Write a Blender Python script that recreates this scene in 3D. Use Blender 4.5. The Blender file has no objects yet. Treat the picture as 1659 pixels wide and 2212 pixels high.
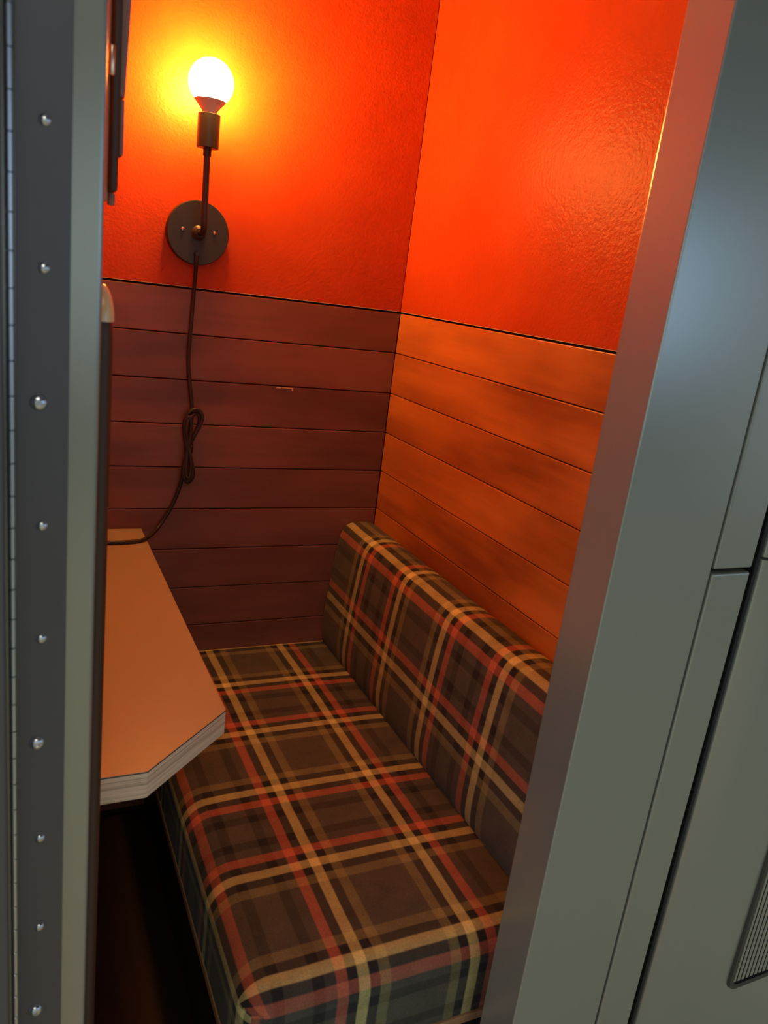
import bpy, bmesh, math, random
from mathutils import Vector, Matrix
random.seed(7)
S = bpy.context.scene
COL = S.collection
PI = math.pi

# ------------------------------------------------------------------ camera
cam_d = bpy.data.cameras.new('camera')
cam = bpy.data.objects.new('camera', cam_d); COL.objects.link(cam)
R_ = Vector((0.9005, -0.4167, 0.1239)); D_ = Vector((-0.0077, -0.3002, -0.9539)); F_ = Vector((0.4347, 0.8580, -0.2735))
m = Matrix(((R_.x, -D_.x, -F_.x), (R_.y, -D_.y, -F_.y), (R_.z, -D_.z, -F_.z))).to_4x4()
m.translation = (-0.8635, -1.7545, 1.3671)
cam.matrix_world = m
cam_d.sensor_fit = 'HORIZONTAL'; cam_d.sensor_width = 36.0
cam_d.lens = 1678.55 / 1659.0 * 36.0
cam_d.clip_start = 0.02; cam_d.clip_end = 100
cam_d.dof.use_dof = True; cam_d.dof.focus_distance = 1.55; cam_d.dof.aperture_fstop = 11.0
S.camera = cam

# ------------------------------------------------------------------ world, light, exposure
LAMP_COL = (1.0, 0.40, 0.075); LAMP_STRENGTH = 375.0
WINDOW_COL = (0.42, 0.64, 1.0); WINDOW_STRENGTH = 2.9
w = bpy.data.worlds.new('world'); S.world = w; w.use_nodes = True
bg = w.node_tree.nodes['Background']
bg.inputs[0].default_value = (0.86, 0.94, 1.0, 1); bg.inputs[1].default_value = 0.45
ld = bpy.data.lights.new('hall_fill_light', 'AREA'); ld.shape = 'RECTANGLE'; ld.size = 1.2; ld.size_y = 1.2; ld.energy = 24; ld.color = (1.0, .96, .82)  # added area light without a fixture, brightens hall floor and door frame
lo_ = bpy.data.objects.new('hall_fill_light', ld); COL.objects.link(lo_); lo_.location = (-1.2, -3.6, 2.97)
vs = S.view_settings
vs.view_transform = 'Standard'; vs.look = 'None'; vs.exposure = 0.0; vs.gamma = 1.0; vs.use_curve_mapping = False

# ------------------------------------------------------------------ materials
def N(nt, t, **kw):
    n = nt.nodes.new(t)
    for k, v in kw.items(): setattr(n, k, v)
    return n
def mat(name, col=(.5, .5, .5), rough=.5, metal=0., spec=.5):
    M = bpy.data.materials.new(name); M.use_nodes = True
    b = M.node_tree.nodes['Principled BSDF']
    b.inputs['Base Color'].default_value = (*col, 1); b.inputs['Roughness'].default_value = rough
    b.inputs['Metallic'].default_value = metal; b.inputs['Specular IOR Level'].default_value = spec
    return M, M.node_tree, b
def bump(nt, b, fac, strength, dist):
    bn = N(nt, 'ShaderNodeBump'); bn.inputs['Strength'].default_value = strength; bn.inputs['Distance'].default_value = dist
    nt.links.new(fac, bn.inputs['Height']); nt.links.new(bn.outputs[0], b.inputs['Normal'])
def noise(nt, scale, detail=4., vec=None, rough=.55):
    n = N(nt, 'ShaderNodeTexNoise'); n.inputs['Scale'].default_value = scale; n.inputs['Detail'].default_value = detail
    n.inputs['Roughness'].default_value = rough
    if vec is not None: nt.links.new(vec, n.inputs['Vector'])
    return n
def ramp(nt, fac, stops, interp='LINEAR'):
    r = N(nt, 'ShaderNodeValToRGB'); r.color_ramp.interpolation = interp
    el = r.color_ramp.elements
    el[0].position, el[0].color = stops[0][0], (*stops[0][1], 1)
    el[1].position, el[1].color = stops[1][0], (*stops[1][1], 1)
    for p, c in stops[2:]:
        e = el.new(p); e.color = (*c, 1)
    nt.links.new(fac, r.inputs[0]); return r
def coords(nt, scale=(1, 1, 1), rand=True):
    tc = N(nt, 'ShaderNodeTexCoord'); mp = N(nt, 'ShaderNodeMapping'); mp.inputs['Scale'].default_value = scale
    nt.links.new(tc.outputs['Object'], mp.inputs['Vector'])
    if rand:
        oi = N(nt, 'ShaderNodeObjectInfo'); mu = N(nt, 'ShaderNodeVectorMath', operation='SCALE')
        mu.inputs[0].default_value = (13.1, 7.7, 5.3); nt.links.new(oi.outputs['Random'], mu.inputs['Scale'])
        nt.links.new(mu.outputs[0], mp.inputs['Location'])
    return mp.outputs[0]

def orange_paint():
    M, nt, b = mat('orange_paint', (.80, .060, .005), .36, 0, .10)
    v = coords(nt, (1, 1, 1), False)
    n1 = noise(nt, 6, 4, v); n2 = noise(nt, 150, 3, v); n3 = noise(nt, 45, 5, v, .65)
    r = ramp(nt, n1.outputs[0], [(.3, (.45, .052, .010)), (.7, (.52, .068, .013))])
    nt.links.new(r.outputs[0], b.inputs['Base Color'])
    ad = N(nt, 'ShaderNodeMath', operation='ADD'); nt.links.new(n2.outputs[0], ad.inputs[0]); nt.links.new(n3.outputs[0], ad.inputs[1])
    bump(nt, b, ad.outputs[0], .32, .003)
    return M
def wood(name, c0, c1, axis, rough=.42, spec=.5):
    M, nt, b = mat(name, c0, rough, 0, spec)
    sc = [38, 38, 38]; sc[axis] = 2.2
    v = coords(nt, tuple(sc)); n = noise(nt, 1.0, 6, v, .62)
    sc2 = [7, 7, 7]; sc2[axis] = 2.5
    v2 = coords(nt, tuple(sc2)); n2 = noise(nt, 1.0, 3, v2, .5)
    mx = N(nt, 'ShaderNodeMix'); mx.inputs[0].default_value = .72
    nt.links.new(n.outputs[0], mx.inputs[2]); nt.links.new(n2.outputs[0], mx.inputs[3])
    r = ramp(nt, mx.outputs[0], [(.37, c0), (.63, c1)])
    nt.links.new(r.outputs[0], b.inputs['Base Color'])
    bump(nt, b, n.outputs[0], .12, .001)
    return M
def fabric():
    M, nt, b = mat('plaid_wool', (.1, .1, .1), .92, 0, .15)
    b.inputs['Sheen Weight'].default_value = .06; b.inputs['Sheen Roughness'].default_value = .5
    uv = N(nt, 'ShaderNodeUVMap'); sx = N(nt, 'ShaderNodeSeparateXYZ'); nt.links.new(uv.outputs[0], sx.inputs[0])
    B = (.080, .074, .055); D = (.020, .020, .021); Mm = (.064, .060, .050); A = (.60, .54, .21); F = (.22, .20, .085); Rr = (.48, .125, .070)
    st = [(0, B), (.022, D), (.040, Mm), (.0575, Rr), (.0755, D), (.0915, A), (.1095, D), (.126, F), (.144, B)]
    e = .0012; stops = []
    for i, (p, c) in enumerate(st):
        if i: stops += [((p - e) / .196, st[i - 1][1]), ((p + e) / .196, c)]
        else: stops.append((0, c))
    cols = []
    tc = N(nt, 'ShaderNodeTexCoord')
    wob = noise(nt, 9, 2, tc.outputs['Object'])
    for k in (0, 1):
        a0 = N(nt, 'ShaderNodeMath', operation='MULTIPLY_ADD'); a0.inputs[1].default_value = .004
        nt.links.new(wob.outputs[0], a0.inputs[0]); nt.links.new(sx.outputs[k], a0.inputs[2])
        pp = N(nt, 'ShaderNodeMath', operation='PINGPONG'); pp.inputs[1].default_value = .196
        nt.links.new(a0.outputs[0], pp.inputs[0])
        dv = N(nt, 'ShaderNodeMath', operation='DIVIDE'); dv.inputs[1].default_value = .196
        nt.links.new(pp.outputs[0], dv.inputs[0])
        r = ramp(nt, dv.outputs[0], stops); cols.append(r)
    mx = N(nt, 'ShaderNodeMix', data_type='RGBA'); mx.inputs[0].default_value = .5
    nt.links.new(cols[0].outputs[0], mx.inputs[6]); nt.links.new(cols[1].outputs[0], mx.inputs[7])
    nz = noise(nt, 420, 2, tc.outputs['Object']); nl = noise(nt, 25, 3, tc.outputs['Object'])
    s = N(nt, 'ShaderNodeMath', operation='ADD'); nt.links.new(nz.outputs[0], s.inputs[0]); nt.links.new(nl.outputs[0], s.inputs[1])
    mr = N(nt, 'ShaderNodeMapRange'); mr.inputs[1].default_value = .6; mr.inputs[2].default_value = 1.4; mr.inputs[3].default_value = .72; mr.inputs[4].default_value = 1.28
    nt.links.new(s.outputs[0], mr.inputs[0])
    vm = N(nt, 'ShaderNodeVectorMath', operation='SCALE'); nt.links.new(mx.outputs[2], vm.inputs[0]); nt.links.new(mr.outputs[0], vm.inputs['Scale'])
    nt.links.new(vm.outputs[0], b.inputs['Base Color'])
    bump(nt, b, nz.outputs[0], .35, .0015)
    return M
def painted_metal(name, col, rough=.3, metal=.55):
    M, nt, b = mat(name, col, rough, metal, .5)
    tc = N(nt, 'ShaderNodeTexCoord'); n = noise(nt, 260, 1, tc.outputs['Object'])
    bump(nt, b, n.outputs[0], .03, .0005)
    return M
def plywood():
    M, nt, b = mat('plywood_edge', (.5, .38, .25), .6)
    tc = N(nt, 'ShaderNodeTexCoord'); mp = N(nt, 'ShaderNodeMapping'); mp.inputs['Scale'].default_value = (4, 4, 420)
    nt.links.new(tc.outputs['Object'], mp.inputs[0]); n = noise(nt, 1, 4, mp.outputs[0])
    r = ramp(nt, n.outputs[0], [(.33, (.40, .29, .19)), (.46, (.72, .57, .41)), (.7, (.82, .68, .51))])
    nt.links.new(r.outputs[0], b.inputs['Base Color']); return M
def emis(name, col, s):
    M = bpy.data.materials.new(name); M.use_nodes = True; nt = M.node_tree
    nt.nodes.remove(nt.nodes['Principled BSDF'])
    e = N(nt, 'ShaderNodeEmission'); e.inputs[0].default_value = (*col, 1); e.inputs[1].default_value = s
    nt.links.new(e.outputs[0], nt.nodes['Material Output'].inputs[0]); return M
MT = dict(
    orange=orange_paint(),
    plank_x=wood('dark_red_plank_wood', (.130, .042, .028), (.240, .080, .052), 0, .40),  # darker, redder tone used for the back wall planks only
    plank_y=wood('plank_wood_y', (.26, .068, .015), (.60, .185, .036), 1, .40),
    gap=mat('dark_gap', (.02, .008, .004), .8)[0],
    edge=mat('raw_edge', (.62, .42, .26), .6)[0],
    plaid=fabric(),
    grey=painted_metal('grey_painted_metal', (.325, .335, .295), .25, .55),
    dark_metal=painted_metal('dark_bronze_metal', (.105, .105, .118), .42, .5),
    steel=mat('steel', (.62, .64, .68), .22, 1.)[0],
    knuckle=mat('satin_hinge_steel', (.55, .60, .68), .30, 1.)[0],
    black=mat('black_metal', (.035, .033, .032), .42, .2)[0],
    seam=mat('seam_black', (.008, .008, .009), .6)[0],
    laminate=mat('tan_laminate', (.32, .275, .19), .38, 0, .45)[0],
    lam_edge=mat('laminate_edge', (.05, .03, .02), .5)[0],
    ply=plywood(),
    darkwood=wood('dark_wood', (.035, .017, .009), (.07, .035, .018), 2, .45),
    tanwood=wood('tan_wood', (.36, .20, .10), (.48, .29, .16), 1, .5),
    lit_tan=wood('lit_tan_wood', (.78, .54, .28), (.92, .68, .38), 2, .2, .9),  # lamplight on the rail cap is put into this bright tan
    floor=wood('dark_floor_wood', (.020, .010, .006), (.040, .020, .011), 1, .45),
    cord=mat('black_cord', (.022, .013, .010), .55)[0],
    ceiling=mat('cream_ceiling', (.80, .74, .62), .8)[0],
    white_plastic=mat('lamp_base_white', (.75, .72, .66), .45)[0],
    bulb=emis('bulb_glow', LAMP_COL, LAMP_STRENGTH),
    brass=mat('nickel_latch', (.85, .74, .52), .25, 1.)[0],
    redstrip=mat('lit_red_strip', (.60, .24, .15), .5)[0],  # orange-red lit tone put into the colour of the board's back strip
    taupe=mat('taupe_board', (.30, .15, .12), .5)[0],
    hall_floor=mat('hall_floor', (.82, .75, .50), .6)[0],
    hall_wall=mat('hall_wall', (.22, .22, .20), .8)[0],
    hall_ceiling=mat('hall_ceiling', (.03, .03, .03), .9)[0],
    pane=emis('daylight_pane', WINDOW_COL, WINDOW_STRENGTH),
    pane2=emis('pale_fill_pane', (.80, .95, 1.0), .85),
    pane3=emis('cool_fill_pane', (.70, .88, 1.0), 3.4),
    frame_dark=mat('window_frame', (.05, .05, .05), .5)[0],
)

# ------------------------------------------------------------------ helpers
def tag(o, label=None, cat=None, group=None, kind=None):
    if label: o['label'] = label
    if cat: o['category'] = cat
    if group: o['group'] = group
    if kind: o['kind'] = kind
    return o
def mk(name, verts, faces, material, parent=None, smooth=None, loc=None):
    me = bpy.data.meshes.new(name); me.from_pydata([tuple(v) for v in verts], [], faces); me.update()
    return link(name, me, material, parent, smooth, loc)
def link(name, me, material, parent=None, smooth=None, loc=None):
    o = bpy.data.objects.new(name, me); COL.objects.link(o)
    if material is not None:
        me.materials.clear(); me.materials.append(material)
    if smooth is not None:
        for p in me.polygons: p.use_smooth = True
        me.set_sharp_from_angle(angle=math.radians(smooth))
    if loc: o.location = loc
    if parent: o.parent = parent
    return o
def from_bm(name, bm, material, parent=None, smooth=None, loc=None):
    bmesh.ops.recalc_face_normals(bm, faces=bm.faces)
    me = bpy.data.meshes.new(name); bm.to_mesh(me); bm.free()
    return link(name, me, material, parent, smooth, loc)
def box(name, lo, hi, material, parent=None, bev=0., seg=2, origin=None):
    bm = bmesh.new(); bmesh.ops.create_cube(bm, size=1)
    c = [(a + b) / 2 for a, b in zip(lo, hi)]; s = [b - a for a, b in zip(lo, hi)]
    for v in bm.verts: v.co = Vector((v.co.x * s[0], v.co.y * s[1], v.co.z * s[2]))
    if bev: bmesh.ops.bevel(bm, geom=bm.edges[:], offset=bev, segments=seg, affect='EDGES', profile=.5)
    return from_bm(name, bm, material, parent, None, c)
def lathe(name, prof, material, parent=None, axis='Z', seg=40, loc=(0, 0, 0), smooth=35):
    vs_, fs = [], []
    for r, h in prof:
        for i in range(seg):
            a = 2 * PI * i / seg; c, s_ = r * math.cos(a), r * math.sin(a)
            vs_.append({'Z': (c, s_, h), 'Y': (c, -h, s_), 'X': (h, c, s_)}[axis])
    n = len(prof)
    for j in range(n - 1):
        for i in range(seg):
            a, b_ = j * seg + i, j * seg + (i + 1) % seg
            fs.append((a, b_, b_ + seg, a + seg))
    fs.append(tuple(range(seg - 1, -1, -1))); fs.append(tuple(range((n - 1) * seg, n * seg)))
    bm = bmesh.new(); me = bpy.data.meshes.new(name); me.from_pydata(vs_, [], fs); bm.from_mesh(me); bpy.data.meshes.remove(me)
    bmesh.ops.remove_doubles(bm, verts=bm.verts, dist=1e-6)
    return from_bm(name, bm, material, parent, smooth, loc)
def catmull(P, k=6):
    P = [Vector(p) for p in P]; out = []
    for i in range(len(P) - 1):
        p0, p1, p2, p3 = P[max(i - 1, 0)], P[i], P[i + 1], P[min(i + 2, len(P) - 1)]
        for j in range(k):
            t = j / k
            out.append(.5 * ((2 * p1) + (p2 - p0) * t + (2 * p0 - 5 * p1 + 4 * p2 - p3) * t * t + (3 * p1 - p0 - 3 * p2 + p3) * t ** 3))
    out.append(P[-1]); return out
def tube(name, path, r, material, parent=None, seg=10):
    path = [Vector(p) for p in path]; vs_, fs = [], []
    up = Vector((0, 0, 1)); prev = None
    for i, p in enumerate(path):
        t = (path[min(i + 1, len(path) - 1)] - path[max(i - 1, 0)]).normalized()
        if prev is None:
            a = up if abs(t.dot(up)) < .9 else Vector((1, 0, 0)); n = (a - t * a.dot(t)).normalized()
        else:
            n = (prev - t * prev.dot(t)).normalized()
        prev = n; b_ = t.cross(n)
        for k in range(seg):
            a = 2 * PI * k / seg; vs_.append(p + n * (r * math.cos(a)) + b_ * (r * math.sin(a)))
    for i in range(len(path) - 1):
        for k in range(seg):
            a, b2 = i * seg + k, i * seg + (k + 1) % seg; fs.append((a, b2, b2 + seg, a + seg))
    fs.append(tuple(range(seg - 1, -1, -1))); fs.append(tuple(range((len(path) - 1) * seg, len(path) * seg)))
    bm = bmesh.new(); me = bpy.data.meshes.new('t'); me.from_pydata([tuple(v) for v in vs_], [], fs); bm.from_mesh(me); bpy.data.meshes.remove(me)
    return from_bm(name, bm, material, parent, 50)
def prism(name, poly, z0, z1, material, parent=None, bev=0., loc=(0, 0, 0)):
    bm = bmesh.new(); vv = [bm.verts.new((x, y, z0)) for x, y in poly]
    f = bm.faces.new(vv); r = bmesh.ops.extrude_face_region(bm, geom=[f])
    for g in r['geom']:
        if isinstance(g, bmesh.types.BMVert): g.co.z = z1
    if bev: bmesh.ops.bevel(bm, geom=bm.edges[:], offset=bev, segments=2, affect='EDGES', profile=.5)
    return from_bm(name, bm, material, parent, 40 if bev else None, loc)
def empty(name, loc, label=None, cat=None, kind=None):
    o = bpy.data.objects.new(name, None); COL.objects.link(o); o.location = loc; o.empty_display_size = .05
    return tag(o, label, cat, kind=kind)
def adopt(parent, *objs):
    for o in objs:
        o.parent = parent; o.matrix_parent_inverse = Matrix.Translation(-Vector(parent.location))

WT = 1.32            # top of the wainscot
YB, XR, XL = 0.0, 0.0, -1.0
YI, YF = -1.06, -1.126   # inner and outer face of the door wall
XO0, XO1 = -0.800, -0.248   # door opening
H = 2.14

# ------------------------------------------------------------------ room shell
tag(box('floor', (XL - .05, YF, -.05), (XR + .05, .06, 0), MT['floor']), 'dark wooden floor inside the booth', 'floor', kind='structure')
tag(box('ceiling', (XL - .05, YI, H), (XR + .05, .06, H + .05), MT['ceiling']), 'cream ceiling of the booth', 'ceiling', kind='structure')
def wainscot(wall, horizontal, n, lo, hi):
    """planks along x (back wall) or y (side walls), face plane at 0"""
    for k in range(n):
        z1 = WT - .0055 - k * .1 if k == 0 else WT - k * .1 - .0009
        z0 = max(WT - (k + 1) * .1 + .0009, .002)
        if z1 - z0 < .02: continue
        d = random.uniform(-.0004, .0005)
        if horizontal == 'x': o = box('plank', (lo, d, z0), (hi, .0115, z1), MT['plank_x'], None, .0016, 2)
        elif horizontal == 'yr': o = box('plank', (d, lo, z0), (.0115, hi, z1), MT['plank_y'], None, .0016, 2)
        else: o = box('plank', (XL - .0115, lo, z0), (XL - d, hi, z1), MT['plank_y'], None, .0016, 2)
        adopt(wall, o)
# back wall
wb = tag(box('wall_back', (XL - .05, .0115, 0), (XR + .05, .06, H), MT['gap']), 'back wall, orange above and dark red planks below', 'wall', kind='structure')
adopt(wb, box('panel', (XL, 0, WT), (XR - .0005, .0115, H), MT['orange'], None, .0006, 1))
adopt(wb, box('panel_edge', (XL, -.0006, WT - .0012), (XR - .001, .0115, WT - .0001), MT['edge']))
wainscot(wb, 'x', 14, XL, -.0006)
chip = mk('paint_chip', [(-.2983, -.0008, 1.1181), (-.2855, -.0008, 1.1176), (-.2855, -.0008, 1.1150), (-.2975, -.0008, 1.1150),
                         (-.2835, -.0008, 1.1176), (-.2560, -.0008, 1.1176), (-.2560, -.0008, 1.1095), (-.2590, -.0008, 1.1110), (-.2600, -.0008, 1.1155), (-.2835, -.0008, 1.1160)],
          [(0, 1, 2, 3), (4, 5, 8, 9), (5, 6, 7, 8)], MT['edge'])
sol = chip.modifiers.new('s', 'SOLIDIFY'); sol.thickness = .0006
adopt(wb, chip)
# right wall
wr = tag(box('wall_right', (.0115, YI, 0), (.06, .0115, H), MT['gap']), 'right wall, bright orange above and amber planks below', 'wall', kind='structure')
adopt(wr, box('panel', (0, YI + .001, WT), (.0115, -.0005, H), MT['orange'], None, .0006, 1))
adopt(wr, box('panel_edge', (-.0006, YI + .001, WT - .0012), (.0115, -.001, WT - .0001), MT['edge']))
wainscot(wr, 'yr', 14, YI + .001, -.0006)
# left wall (hidden behind the door frame)
wl = tag(box('wall_left', (XL - .06, YF, 0), (XL - .0115, .0115, H), MT['gap']), 'left wall of the booth behind the table', 'wall', kind='structure')
adopt(wl, box('panel', (XL - .0115, YI + .001, WT), (XL, -.0005, H), MT['orange'], None, .0006, 1))
wainscot(wl, 'yl', 14, YI + .001, -.0006)
# front wall: left stub and head above the door
wf = tag(box('wall_front', (XL - .06, YF + .004, 0), (-.885, YI, H), MT['grey']), 'grey metal front wall around the doorway', 'wall', kind='structure')
adopt(wf, box('door_head', (-.885, YF + .004, 2.08), (XR - .0, YI, H), MT['grey'], None, .002))

# door frame, right: jamb post, seam, narrow panels
tag(box('trim_1', (XO1, YF, 0), (-.0890, YI, 2.078), MT['grey'], None, .0022, 3), 'wide glossy grey metal door jamb right of the opening', 'door frame', kind='structure')
tag(box('trim_2', (-.0838, YF, 0), (-.0175, YI - .02, WT - .2372), MT['grey'], None, .0030, 3), 'narrow grey metal strip below the horizontal seam', 'trim', kind='structure')
tag(box('trim_3', (-.0838, YF, WT - .2315), (-.0175, YI - .02, 2.078), MT['grey'], None, .0030, 3), 'narrow grey metal strip above the horizontal seam', 'trim', kind='structure')
tag(box('trim_4', (-.0895, YI - .019, 0), (.008, YI - .0005, 2.078), MT['seam']), 'black recess behind the metal seams', 'trim', kind='structure')
# door frame, left post
tag(box('trim_5', (-.8845, YF, 0), (XO0, YI, 2.078), MT['grey'], None, .0035, 3), 'grey green metal door frame post left of the opening', 'door frame', kind='structure')

# ------------------------------------------------------------------ hall outside (behind the viewer)
tag(box('floor_hall', (-4, -6.05, -.06), (5.5, YF - .001, -.002), MT['hall_floor']), 'pale floor of the hall outside', 'floor', kind='structure')
tag(box('wall_hall', (-4, -6.05, 0), (5.5, -6, 3.0), MT['hall_wall']), 'grey hall wall opposite the booth', 'wall', kind='structure')
tag(box('ceiling_hall', (-4, -6.05, 3.0), (5.5, YF - .2, 3.05), MT['hall_ceiling']), 'dark ceiling of the hall', 'ceiling', kind='structure')
w2 = empty('fill_window_2', (-1.4, -5.99, 1.5), 'wide pale fill window added in the unseen hall wall', 'window', kind='structure')
adopt(w2, box('pane', (-3.4, -5.985, .70), (1.5, -5.975, 2.10), MT['pane2']))  # added glowing pane, fills bench end and left post with daylight
for lo, hi in (((-3.5, -5.998, .60), (1.6, -5.96, .70)), ((-3.5, -5.998, 2.10), (1.6, -5.96, 2.20)), ((-3.5, -5.998, .70), (-3.4, -5.96, 2.10)), ((1.5, -5.998, .70), (1.6, -5.96, 2.10))):
    adopt(w2, box('window_frame', lo, hi, MT['frame_dark'], None, .01))
tag(box('wall_hall_left', (-4.05, -6, 0), (-4, -1.4, 3.0), MT['hall_wall']), 'grey side wall of the hall', 'wall', kind='structure')
w3 = empty('fill_window_3', (-3.99, -3.3, 1.5), 'tall cool fill window added in the unseen side wall of the hall', 'window', kind='structure')
adopt(w3, box('pane', (-3.985, -4.5, .60), (-3.975, -2.0, 2.20), MT['pane3']))  # added glowing pane, gives cool fill on jamb reveal and backrest
for lo, hi in (((-3.998, -4.6, .50), (-3.96, -1.9, .60)), ((-3.998, -4.6, 2.20), (-3.96, -1.9, 2.30)), ((-3.998, -4.6, .60), (-3.96, -4.5, 2.20)), ((-3.998, -2.0, .60), (-3.96, -1.9, 2.20))):
    adopt(w3, box('window_frame', lo, hi, MT['frame_dark'], None, .01))
w1 = empty('window_1', (3.4, -5.99, 1.5), 'daylit window in the hall wall', 'window', kind='structure')
adopt(w1, box('pane', (2.3, -5.985, 1.05), (4.9, -5.975, 2.25), MT['pane']))
for lo, hi in (((2.2, -5.998, .95), (5.0, -5.96, 1.05)), ((2.2, -5.998, 2.25), (5.0, -5.96, 2.35)), ((2.2, -5.998, 1.05), (2.3, -5.96, 2.25)), ((4.9, -5.998, 1.05), (5.0, -5.96, 2.25))):
    adopt(w1, box('window_frame', lo, hi, MT['frame_dark'], None, .01))

# ------------------------------------------------------------------ bench
bench = empty('bench', (-.29, -.5, 0), 'plaid upholstered bench with backrest along the right wall', 'bench')
r_ = .042; SX0, SX1, SY0, SY1, SZ0, SZ1 = -.590, -.072, -1.006, -.003, .3125, .4525
def axis_list(a, b, r, n):
    k = 6; inner = [a + r + (b - a - 2 * r) * i / n for i in range(n + 1)]
    lo = [a + r - r * math.tan(PI / 4 * (1 - i / k)) for i in range(k)]
    hi = [b - r + r * math.tan(PI / 4 * (i + 1) / k) for i in range(k)]
    return lo + inner + hi
def cushion(name):
    X = axis_list(SX0, SX1, r_, 16); Y = axis_list(SY0, SY1, r_, 30); Zs = axis_list(SZ0, SZ1, r_, 3)
    idx = {}; V = []; Fc = []
    def vid(i, j, k):
        if (i, j, k) not in idx:
            idx[(i, j, k)] = len(V); V.append(Vector((X[i], Y[j], Zs[k])))
        return idx[(i, j, k)]
    nx, ny, nz = len(X) - 1, len(Y) - 1, len(Zs) - 1
    for i in range(nx):
        for j in range(ny):
            Fc.append((vid(i, j, nz), vid(i + 1, j, nz), vid(i + 1, j + 1, nz), vid(i, j + 1, nz)))
            Fc.append((vid(i, j, 0), vid(i, j + 1, 0), vid(i + 1, j + 1, 0), vid(i + 1, j, 0)))
    for i in range(nx):
        for k in range(nz):
            Fc.append((vid(i, 0, k), vid(i + 1, 0, k), vid(i + 1, 0, k + 1), vid(i, 0, k + 1)))
            Fc.append((vid(i, ny, k), vid(i, ny, k + 1), vid(i + 1, ny, k + 1), vid(i + 1, ny, k)))
    for j in range(ny):
        for k in range(nz):
            Fc.append((vid(0, j, k), vid(0, j, k + 1), vid(0, j + 1, k + 1), vid(0, j + 1, k)))
            Fc.append((vid(nx, j, k), vid(nx, j + 1, k), vid(nx, j + 1, k + 1), vid(nx, j, k + 1)))
    out, info = [], []
    rbot = .012
    for p in V:
        rr = r_
        c = Vector((min(max(p.x, SX0 + rr), SX1 - rr), min(max(p.y, SY0 + rr), SY1 - rr), min(max(p.z, SZ0 + rr), SZ1 - rr)))
        if p.y > SY1 - rr: c.y = p.y                     # square against the back wall
        if p.x > SX1 - rr: c.x = p.x
        if p.z < SZ0 + rr: c.z = p.z                     # square at the bottom
        d = p - c
        if d.length > 1e-9: q = c + d.normalized() * rr; d = q - c
        else: q = p.copy(); d = Vector((0, 0, 0))
        info.append((c, d))
        tx = (q.x - SX0) / (SX1 - SX0) * 2 - 1; ty = (q.y - SY0) / (SY1 - SY0) * 2 - 1
        if q.z > SZ1 - r_: q.z += .006 * max(0, 1 - abs(tx) ** 3) * max(0, 1 - abs(ty) ** 4) - .003
        # soft belly on front and end
        out.append(q)
    o = mk(name, out, Fc, MT['plaid'], None, 180)
    me = o.data; uvl = me.uv_layers.new(name='UVMap')
    KU = .196 / .1885; zin = SZ1 - r_
    for poly in me.polygons:
        n = poly.normal; side = n.z < .3; endf = side and abs(n.y) > abs(n.x)
        for li in poly.loop_indices:
            vi = me.loops[li].vertex_index; c, d = info[vi]; q = out[vi]
            drop = max(0., zin - q.z)
            th = math.atan2(max(-d.x, 0), max(d.z, 1e-6)) if -d.x > 1e-6 else 0.
            ph = math.atan2(max(-d.y, 0), max(d.z, 1e-6)) if -d.y > 1e-6 else 0.
            u = c.x - r_ * th; v = c.y - r_ * ph
            if side:
                if endf: u = q.x; v = c.y - r_ * max(ph, PI / 2 if drop > 0 else ph) - drop
                else: v = q.y; u = c.x - r_ * max(th, PI / 2 if drop > 0 else th) - drop
            uvl.data[li].uv = ((u + .5105) * KU + 3.92, (v + .2915) + 3.92 - .002)
    return o
adopt(bench, tag(cushion('seat_cushion'), 'brown plaid seat cushion with amber and red stripes'))
# backrest cushion: profile swept along y
prof = [(-.066, .405), (-.095, .418), (-.1105, .450), (-.1165, .480), (-.1175, .515), (-.1155, .560), (-.1115, .610), (-.1065, .660), (-.1020, .700), (-.0980, .730),
        (-.0935, .753), (-.0855, .7705), (-.0740, .7805), (-.0560, .7850), (-.0380, .7855), (-.0200, .7835), (-.0080, .7790), (-.0015, .7690), (-.0012, .70), (-.0012, .55), (-.0012, .410)]
pc = catmull([(x, 0, z) for x, z in prof], 3)
arc = [0.]
for a, b_ in zip(pc, pc[1:]): arc.append(arc[-1] + (b_ - a).length)
i0 = min(range(len(pc)), key=lambda i: abs(pc[i].z - .690) + (10 if pc[i].x > -.05 else 0)); a0 = arc[i0] + (.690 - pc[i0].z)
cen = Vector((-.05, 0, .60))
stat = [(-.0015, .012), (-.0030, .005), (-.0065, .0015), (-.0120, 0.)] + [(-.012 - (.98 - .012) * i / 24, 0.) for i in range(1, 25)] + [(-.987, .0015), (-.992, .006), (-.995, .014)]
V, Fc, UVv = [], [], []
n = len(pc)
for y, ins in stat:
    for i, p in enumerate(pc):
        d = p - cen; L = d.length
        q = cen + d * ((L - ins) / L)
        if p.x > -.0025: q.x = p.x
        V.append((q.x, y + .0, q.z)); UVv.append(((y + .262) * .196 / .201 + 3.92, arc[i] - a0 + 3.92))
m_ = len(stat)
for j in range(m_ - 1):
    for i in range(n):
        a = j * n + i; b_ = j * n + (i + 1) % n; Fc.append((a, a + n, b_ + n, b_))
Fc.append(tuple(range(n))); Fc.append(tuple(range((m_ - 1) * n + n - 1, (m_ - 1) * n - 1, -1)))
bk = mk('backrest_cushion', V, Fc, MT['plaid'], None, 60)
uvl = bk.data.uv_layers.new(name='UVMap')
for l in bk.data.loops: uvl.data[l.index].uv = UVv[l.vertex_index]
adopt(bench, tag(bk, 'brown plaid backrest cushion with amber and red stripes'))
adopt(bench, box('seat_board', (-.592, -1.010, .2965), (-.002, -.002, .3115), MT['tanwood'], None, .0015))
adopt(bench, box('base_panel', (-.555, -.975, .002), (-.530, -.004, .2955), MT['black']))
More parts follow.
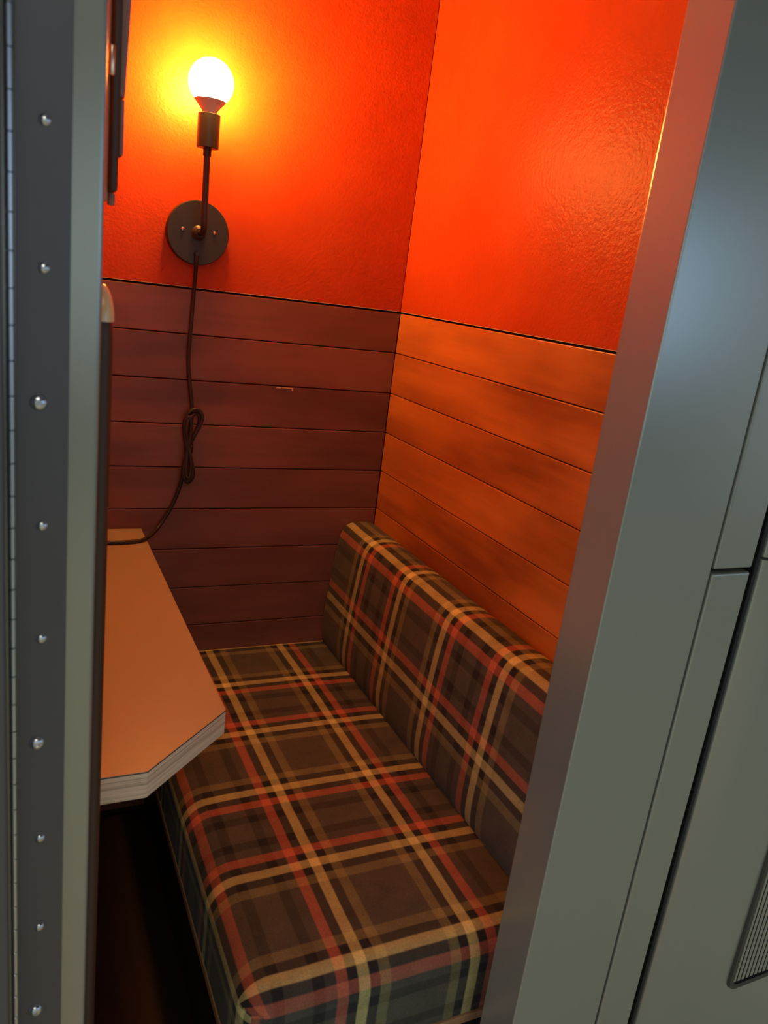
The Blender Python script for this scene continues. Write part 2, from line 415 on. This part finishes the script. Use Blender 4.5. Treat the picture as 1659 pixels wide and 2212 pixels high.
adopt(bench, box('end_panel', (-.530, -.975, .002), (-.003, -.950, .2955), MT['black']))

# ------------------------------------------------------------------ table
table = empty('table', (-.79, -.45, .0), 'tan laminate table with clipped corner and plywood edge', 'table')
TP = [(XL + .001, -.0015), (-.590, -.0015), (-.590, -.805), (-.7145, -.9205), (XL + .001, -.9205)]
TZ = .7735
adopt(table, prism('core', TP, TZ - .0375, TZ - .0022, MT['ply'], None, .0006))
adopt(table, prism('laminate_backer', [(x + (.0002 if x > -.99 else 0), y - (.0002 if y < -.5 else 0)) for x, y in TP], TZ - .0022, TZ - .0009, MT['lam_edge']))
adopt(table, prism('laminate_top', TP, TZ - .0009, TZ, MT['laminate']))
adopt(table, box('wall_cleat', (XL + .001, -.90, TZ - .105), (XL + .035, -.03, TZ - .038), MT['darkwood'], None, .002))
adopt(table, box('support_panel', (-.86, -.60, .002), (-.835, -.12, TZ - .038), MT['darkwood'], None, .002))

# ------------------------------------------------------------------ wall lamp
SXC, SZC = -.5015, WT + .111
sc = empty('wall_lamp', (SXC, -.001, SZC), 'black wall lamp with a glowing bare bulb on an upright arm', 'lamp')
YA = -.080
adopt(sc, lathe('backplate', [(.0001, 0), (.0645, 0), (.0645, .018), (.0632, .0205), (.0001, .0205)], MT['black'], None, 'Y', 64, (SXC, -.0012, SZC)))
for dx in (-.033, .033):
    adopt(sc, lathe('screw', [(.0001, 0), (.0042, 0), (.0038, .0016), (.0018, .0028), (.0001, .0030)], MT['steel'], None, 'Y', 18, (SXC + dx, -.0217, SZC + .004)))
adopt(sc, lathe('hub', [(.0001, 0), (.0150, 0), (.0150, .0035), (.0125, .0055), (.0125, .0105), (.0090, .0150), (.0001, .0150)], MT['black'], None, 'Y', 28, (SXC, -.0217, SZC)))
pth = [(SXC, -.030, SZC), (SXC, -.058, SZC)] + [(SXC - .002 * k / 6, -.060 - .020 * math.sin(k / 6 * PI / 2), SZC + .020 * (1 - math.cos(k / 6 * PI / 2))) for k in range(1, 7)] + [(SXC - .003, YA, SZC + .08), (SXC - .004, YA, SZC + .150)]
adopt(sc, tube('arm', pth, .0064, MT['black'], None, 18))
LX = SXC - .0040
adopt(sc, lathe('collar', [(.0001, 0), (.0082, 0), (.0082, .018), (.0001, .018)], MT['black'], None, 'Z', 24, (LX, YA, WT + .2545)))
adopt(sc, lathe('socket', [(.0001, 0), (.0205, 0), (.0215, .0012), (.0215, .0610), (.0205, .0622), (.0135, .0622), (.0135, .040), (.0001, .040)], MT['black'], None, 'Z', 40, (LX, YA, WT + .2685)))
bulb = empty('bulb', (0, 0, 0)); bulb.location = (LX, YA, WT + .33); 
bb = lathe('bulb_base', [(.0001, -.02), (.0125, -.02), (.0130, .002), (.0150, .0065), (.0215, .0145), (.0300, .0240), (.0306, .0250), (.0001, .0250)], MT['white_plastic'], None, 'Z', 40, (LX, YA, WT + .33))
dome = lathe('bulb_globe', [(.0001, .0255)] + [(.043 * math.cos(a) if a < PI / 2 - .01 else .0001, .0560 + .043 * math.sin(a)) for a in [(-.78 + (PI / 2 + .78) * i / 20) for i in range(21)]], MT['bulb'], None, 'Z', 40, (LX, YA, WT + .33))
bpy.data.objects.remove(bulb)
adopt(sc, bb, tag(dome, 'glowing white bulb globe'))

# cord with tied bundle
CP = [(-0.5035, -0.0275, 1.389), (-0.5040, -0.029, 1.376), (-0.5035, -0.024, 1.3593), (-0.5023, -0.010, 1.3018), (-0.5047, -0.009, 1.2231), (-0.5056, -0.010, 1.1631), (-0.5002, -0.012, 1.1128), (-0.4943, -0.014, 1.0721), (-0.4918, -0.012, 1.0351), (-0.4921, -0.010, 0.9922), (-0.4924, -0.010, 0.9599), (-0.4848, -0.012, 0.928), (-0.4815, -0.013, 0.9031), (-0.4935, -0.014, 0.8878), (-0.5052, -0.015, 0.9077), (-0.5029, -0.016, 0.9395), (-0.4964, -0.017, 0.969), (-0.4857, -0.018, 0.9974), (-0.4737, -0.018, 1.0234), (-0.4696, -0.018, 1.0426), (-0.4786, -0.017, 1.0567), (-0.4918, -0.019, 1.0569), (-0.5032, -0.018, 1.0447), (-0.5085, -0.018, 1.0257), (-0.5065, -0.019, 0.9988), (-0.5006, -0.022, 0.9701), (-0.4898, -0.024, 0.9364), (-0.4864, -0.025, 0.9095), (-0.498, -0.025, 0.893), (-0.5062, -0.024, 0.9122), (-0.5036, -0.024, 0.9415), (-0.4995, -0.023, 0.9701), (-0.5017, -0.021, 0.9994), (-0.5044, -0.021, 1.0288), (-0.4995, -0.022, 1.0412), (-0.4946, -0.022, 1.0257), (-0.4953, -0.023, 0.9943), (-0.4984, -0.024, 0.968), (-0.5024, -0.020, 0.9351), (-0.5057, -0.014, 0.9008), (-0.5117, -0.010, 0.8688), (-0.526, -0.008, 0.8271), (-0.545, -0.009, 0.7916), (-0.559, -0.022, 0.7775), (-0.575, -0.055, 0.7775), (-0.590, -0.083, 0.7790), (-0.607, -0.0985, 0.7783), (-0.6389, -0.1059, 0.7783), (-0.680, -0.1062, 0.7783), (-.76, -.10, .7783), (-.90, -.07, .7783)]
pc_ = empty('power_cord', (-.50, -.02, .9), 'dark cord hanging below the wall lamp, tied in a bundle', 'cord')
adopt(pc_, tube('cord', catmull(CP, 6), .0043, MT['cord'], None, 10))
L1 = [(-.4975, -.012, .972), (-.4880, -.014, .935), (-.4870, -.016, .905), (-.4965, -.018, .8985), (-.5025, -.018, .915), (-.4990, -.016, .945), (-.4955, -.014, .972), (-.4800, -.014, 1.010), (-.4740, -.014, 1.036), (-.4830, -.015, 1.048), (-.5000, -.022, 1.036), (-.5040, -.024, 1.010), (-.4990, -.022, .985), (-.4955, -.025, .965), (-.4905, -.027, .935), (-.4925, -.028, .905), (-.5000, -.028, .908), (-.5010, -.026, .935), (-.4975, -.022, .970)]
adopt(pc_, tube('cord_loop', catmull(L1, 6), .0043, MT['cord'], None, 10))
adopt(pc_, lathe('cord_tie', [(.0090, -.010), (.0100, -.008), (.0100, .008), (.0090, .010)], MT['cord'], None, 'Z', 20, (-.4958, -.0175, .9690)))
adopt(pc_, lathe('cord_grommet', [(.0001, 0), (.0062, 0), (.0055, .008), (.0042, .012), (.0001, .012)], MT['black'], None, 'Y', 16, (-.5035, -.0217, 1.389)))

# ------------------------------------------------------------------ hinge on the left post
hg = empty('piano_hinge', (-.845, YF - .002, 1.0), 'long dark piano hinge with screws on the left door post', 'hinge')
adopt(hg, box('hinge_leaf', (-.8580, YF - .0022, .01), (-.8222, YF - .0002, 2.06), MT['dark_metal'], None, .0005))
kn = None
for k in range(80):
    z = .02 + k * .0253
    if kn is None:
        kn = lathe('knuckle', [(.0001, 0), (.0023, 0), (.0027, .0004), (.0027, .0244), (.0023, .0248), (.0001, .0248)], MT['knuckle'], None, 'Z', 24, (-.8617, YF - .0040, z), 20); adopt(hg, kn)
    else:
        o = kn.copy(); COL.objects.link(o); o.location.z = z; adopt(hg, o)
adopt(hg, box('hinge_web', (-.8610, YF - .0022, .01), (-.8586, YF - .0006, 2.06), MT['seam']))
SCZ = [(-.0375, .129), (-.037, .032), (-.0405, -.068), (-.0385, -.167), (-.0395, -.265), (-.0425, -.364), (-.0400, -.465), (-.0410, -.566), (-.0435, -.664)]
sm = bg_ = None
for k in range(-4, 14):
    big = (k % 3 == 2); z = WT + .128 - .0965 * k; x = -.8395 - (.0028 if big else 0) - .0003 * k
    if z < .03 or z > 2.04: continue
    src = bg_ if big else sm
    if src is None:
        if big: o = lathe('screw', [(.0001, 0), (.0062, 0), (.0056, .0016), (.0040, .0030), (.0020, .0034), (.0018, .0018), (.0001, .0018)], MT['steel'], None, 'Y', 20, (x, YF - .0022, z)); bg_ = o
        else: o = lathe('rivet', [(.0001, 0), (.0044, 0), (.0038, .0012), (.0022, .0022), (.0001, .0026)], MT['steel'], None, 'Y', 16, (x, YF - .0022, z)); sm = o
    else:
        o = src.copy(); COL.objects.link(o); o.location = (x, YF - .0022, z)
    adopt(hg, o)
# opened door folded back to the left
door = empty('door_1', (-1.1, YF - .03, 0), 'dark edge of the opened door at far left', 'door', kind='structure')
adopt(door, box('door_leaf', (-1.42, YF - .046, .012), (-.8665, YF - .006, 2.06), MT['dark_metal'], None, .002))
adopt(door, box('door_handle', (-1.385, YF - .075, .95), (-1.365, YF - .046, 1.15), MT['steel'], None, .006))

# ------------------------------------------------------------------ things just inside the left post
hp = empty('handrail', (-.79, -1.03, 1.0), 'dark upright rail with a rounded top painted lamplit tan just inside the left door post', 'rail')
def capsule_post(name, x, y, z0, z1, rx, ry, material):
    pr = [(.0001, z0), (1, z0), (1, z1 - .030)] + [(math.cos(a) if a < PI / 2 - .01 else .0001, z1 - .030 + .030 * math.sin(a)) for a in [PI / 2 * i / 8 for i in range(1, 9)]]
    o = lathe(name, [(p, h) for p, h in pr], material, None, 'Z', 28)
    for v in o.data.vertices: v.co.x *= rx; v.co.y *= ry
    o.location = (x, y, 0); return o
adopt(hp, capsule_post('rail_post', -.7905, -1.0305, .003, WT + .008, .0098, .0145, MT['darkwood']))
cap = capsule_post('rail_cap', -.7905, -1.0305, WT - .0085, WT + .022, .0104, .0152, MT['lit_tan'])  # tan cap over dark post: lit top and shaded body as colours
adopt(hp, tag(cap, 'rounded wooden cap with lamplight painted in as tan'))
up = empty('hanging_board', (-.782, -1.0, 1.41), 'dark slim board with rounded lower end hanging beside the left door post', 'board')
def slab(name, lo, hi, material, bev): return box(name, lo, hi, material, None, bev, 4)
adopt(up, slab('board', (-.7845, -1.004, WT + .098), (-.7770, -.975, 2.10), MT['darkwood'], .003))
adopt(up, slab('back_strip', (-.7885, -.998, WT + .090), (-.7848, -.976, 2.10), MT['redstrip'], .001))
adopt(up, slab('front_strip', (-.7766, -.999, WT + .128), (-.7728, -.978, WT + .172), MT['taupe'], .0012))
adopt(up, mk('tapered_strip', [(-.7766, -.999, WT + .174), (-.7728, -.999, WT + .174), (-.7640, -.999, WT + .40), (-.7766, -.999, WT + .40), (-.7766, -.980, WT + .174), (-.7728, -.980, WT + .174), (-.7640, -.980, WT + .40), (-.7766, -.980, WT + .40)],
               [(0, 1, 2, 3), (7, 6, 5, 4), (0, 4, 5, 1), (1, 5, 6, 2), (2, 6, 7, 3), (3, 7, 4, 0)], MT['taupe']))
adopt(up, lathe('end_tip', [(.0001, 0), (.0030, 0), (.0034, .002), (.0034, .010), (.0001, .010)], MT['taupe'], None, 'Z', 14, (-.7810, -.990, WT + .0875)))
adopt(up, lathe('latch_pin', [(.0001, 0), (.0022, .0004), (.0027, .0015), (.0027, .0215), (.0022, .0228), (.0001, .0232)], MT['brass'], None, 'Z', 14, (-.7850, -1.0068, WT + .1865)))

# ------------------------------------------------------------------ metal cabinet on the far right
cb = empty('metal_cabinet', (.28, YF + .03, 0), 'grey metal cabinet with rounded edge and ribbed vent at far right', 'cabinet')
def rounded_panel(name, z0, z1):
    poly = [(.62, YF + .065), (.0215, YF + .065), (.0215, YF + .0185), (.0222, YF + .0165), (.0238, YF + .0150), (.0260, YF + .0138),
            (.0550, YF + .0026), (.0600, YF + .0012), (.0650, YF + .0003), (.0710, YF), (.62, YF)]
    o = prism(name, poly, z0, z1, MT['grey'])
    for p in o.data.polygons: p.use_smooth = True
    o.data.set_sharp_from_angle(angle=math.radians(40)); return o
adopt(cb, rounded_panel('lower_door', .03, WT - .2285)); adopt(cb, rounded_panel('upper_door', WT - .2245, 2.07))
adopt(cb, box('gap_shade_strip', (.0150, YF + .0190, .03), (.0213, YF + .064, 2.07), MT['seam'], None, .002))  # added black strip that stands in for the shade inside the gap
adopt(cb, box('plinth', (.02, YF + .012, .002), (.62, YF + .065, .03), MT['seam']))
VX0, VX1, VZ0, VZ1 = .192, .470, .333, .780
def rrect(x0, x1, z0, z1, r, k=6):
    out = []
    for cx, cz, a0_ in ((x1 - r, z1 - r, 0), (x0 + r, z1 - r, 1), (x0 + r, z0 + r, 2), (x1 - r, z0 + r, 3)):
        for i in range(k + 1):
            a = PI / 2 * (a0_ + i / k); out.append((cx + r * math.cos(a), cz + r * math.sin(a)))
    return out
vent = empty('vent_grille', (.33, YF, .55)); 
o_, i_ = rrect(VX0, VX1, VZ0, VZ1, .022), rrect(VX0 + .0105, VX1 - .0105, VZ0 + .0105, VZ1 - .0105, .0135)
nn = len(o_); V = [(x, YF - .0006, z) for x, z in o_] + [(x, YF - .0044, z) for x, z in rrect(VX0 + .0022, VX1 - .0022, VZ0 + .0022, VZ1 - .0022, .020)] + [(x, YF - .0040, z) for x, z in i_] + [(x, YF - .0004, z) for x, z in i_]
Fc = []
for L in range(3):
    for i in range(nn):
        a, b_ = L * nn + i, L * nn + (i + 1) % nn; Fc.append((a, b_, b_ + nn, a + nn))
Fc += [((i + 1) % nn, i, 3 * nn + i, 3 * nn + (i + 1) % nn) for i in range(nn)]
bpy.data.objects.remove(vent)
vf = mk('vent_frame', V, Fc, MT['black'], None, 50); adopt(cb, vf)
bm = bmesh.new(); ff = bm.faces.new([bm.verts.new((x, YF - .0003, z)) for x, z in i_]); adopt(cb, from_bm('vent_backing', bm, MT['seam']))
x = VX0 + .0160; rb = None
while x < VX1 - .014:
    if rb is None:
        rb = box('vent_rib', (x - .0030, YF - .0030, VZ0 + .0150), (x + .0030, YF - .0004, VZ1 - .0150), MT['grey'], None, .0011, 2); adopt(cb, rb); bx0 = x
    else:
        o = rb.copy(); COL.objects.link(o); o.location.x += x - bx0; adopt(cb, o)
    x += .0100
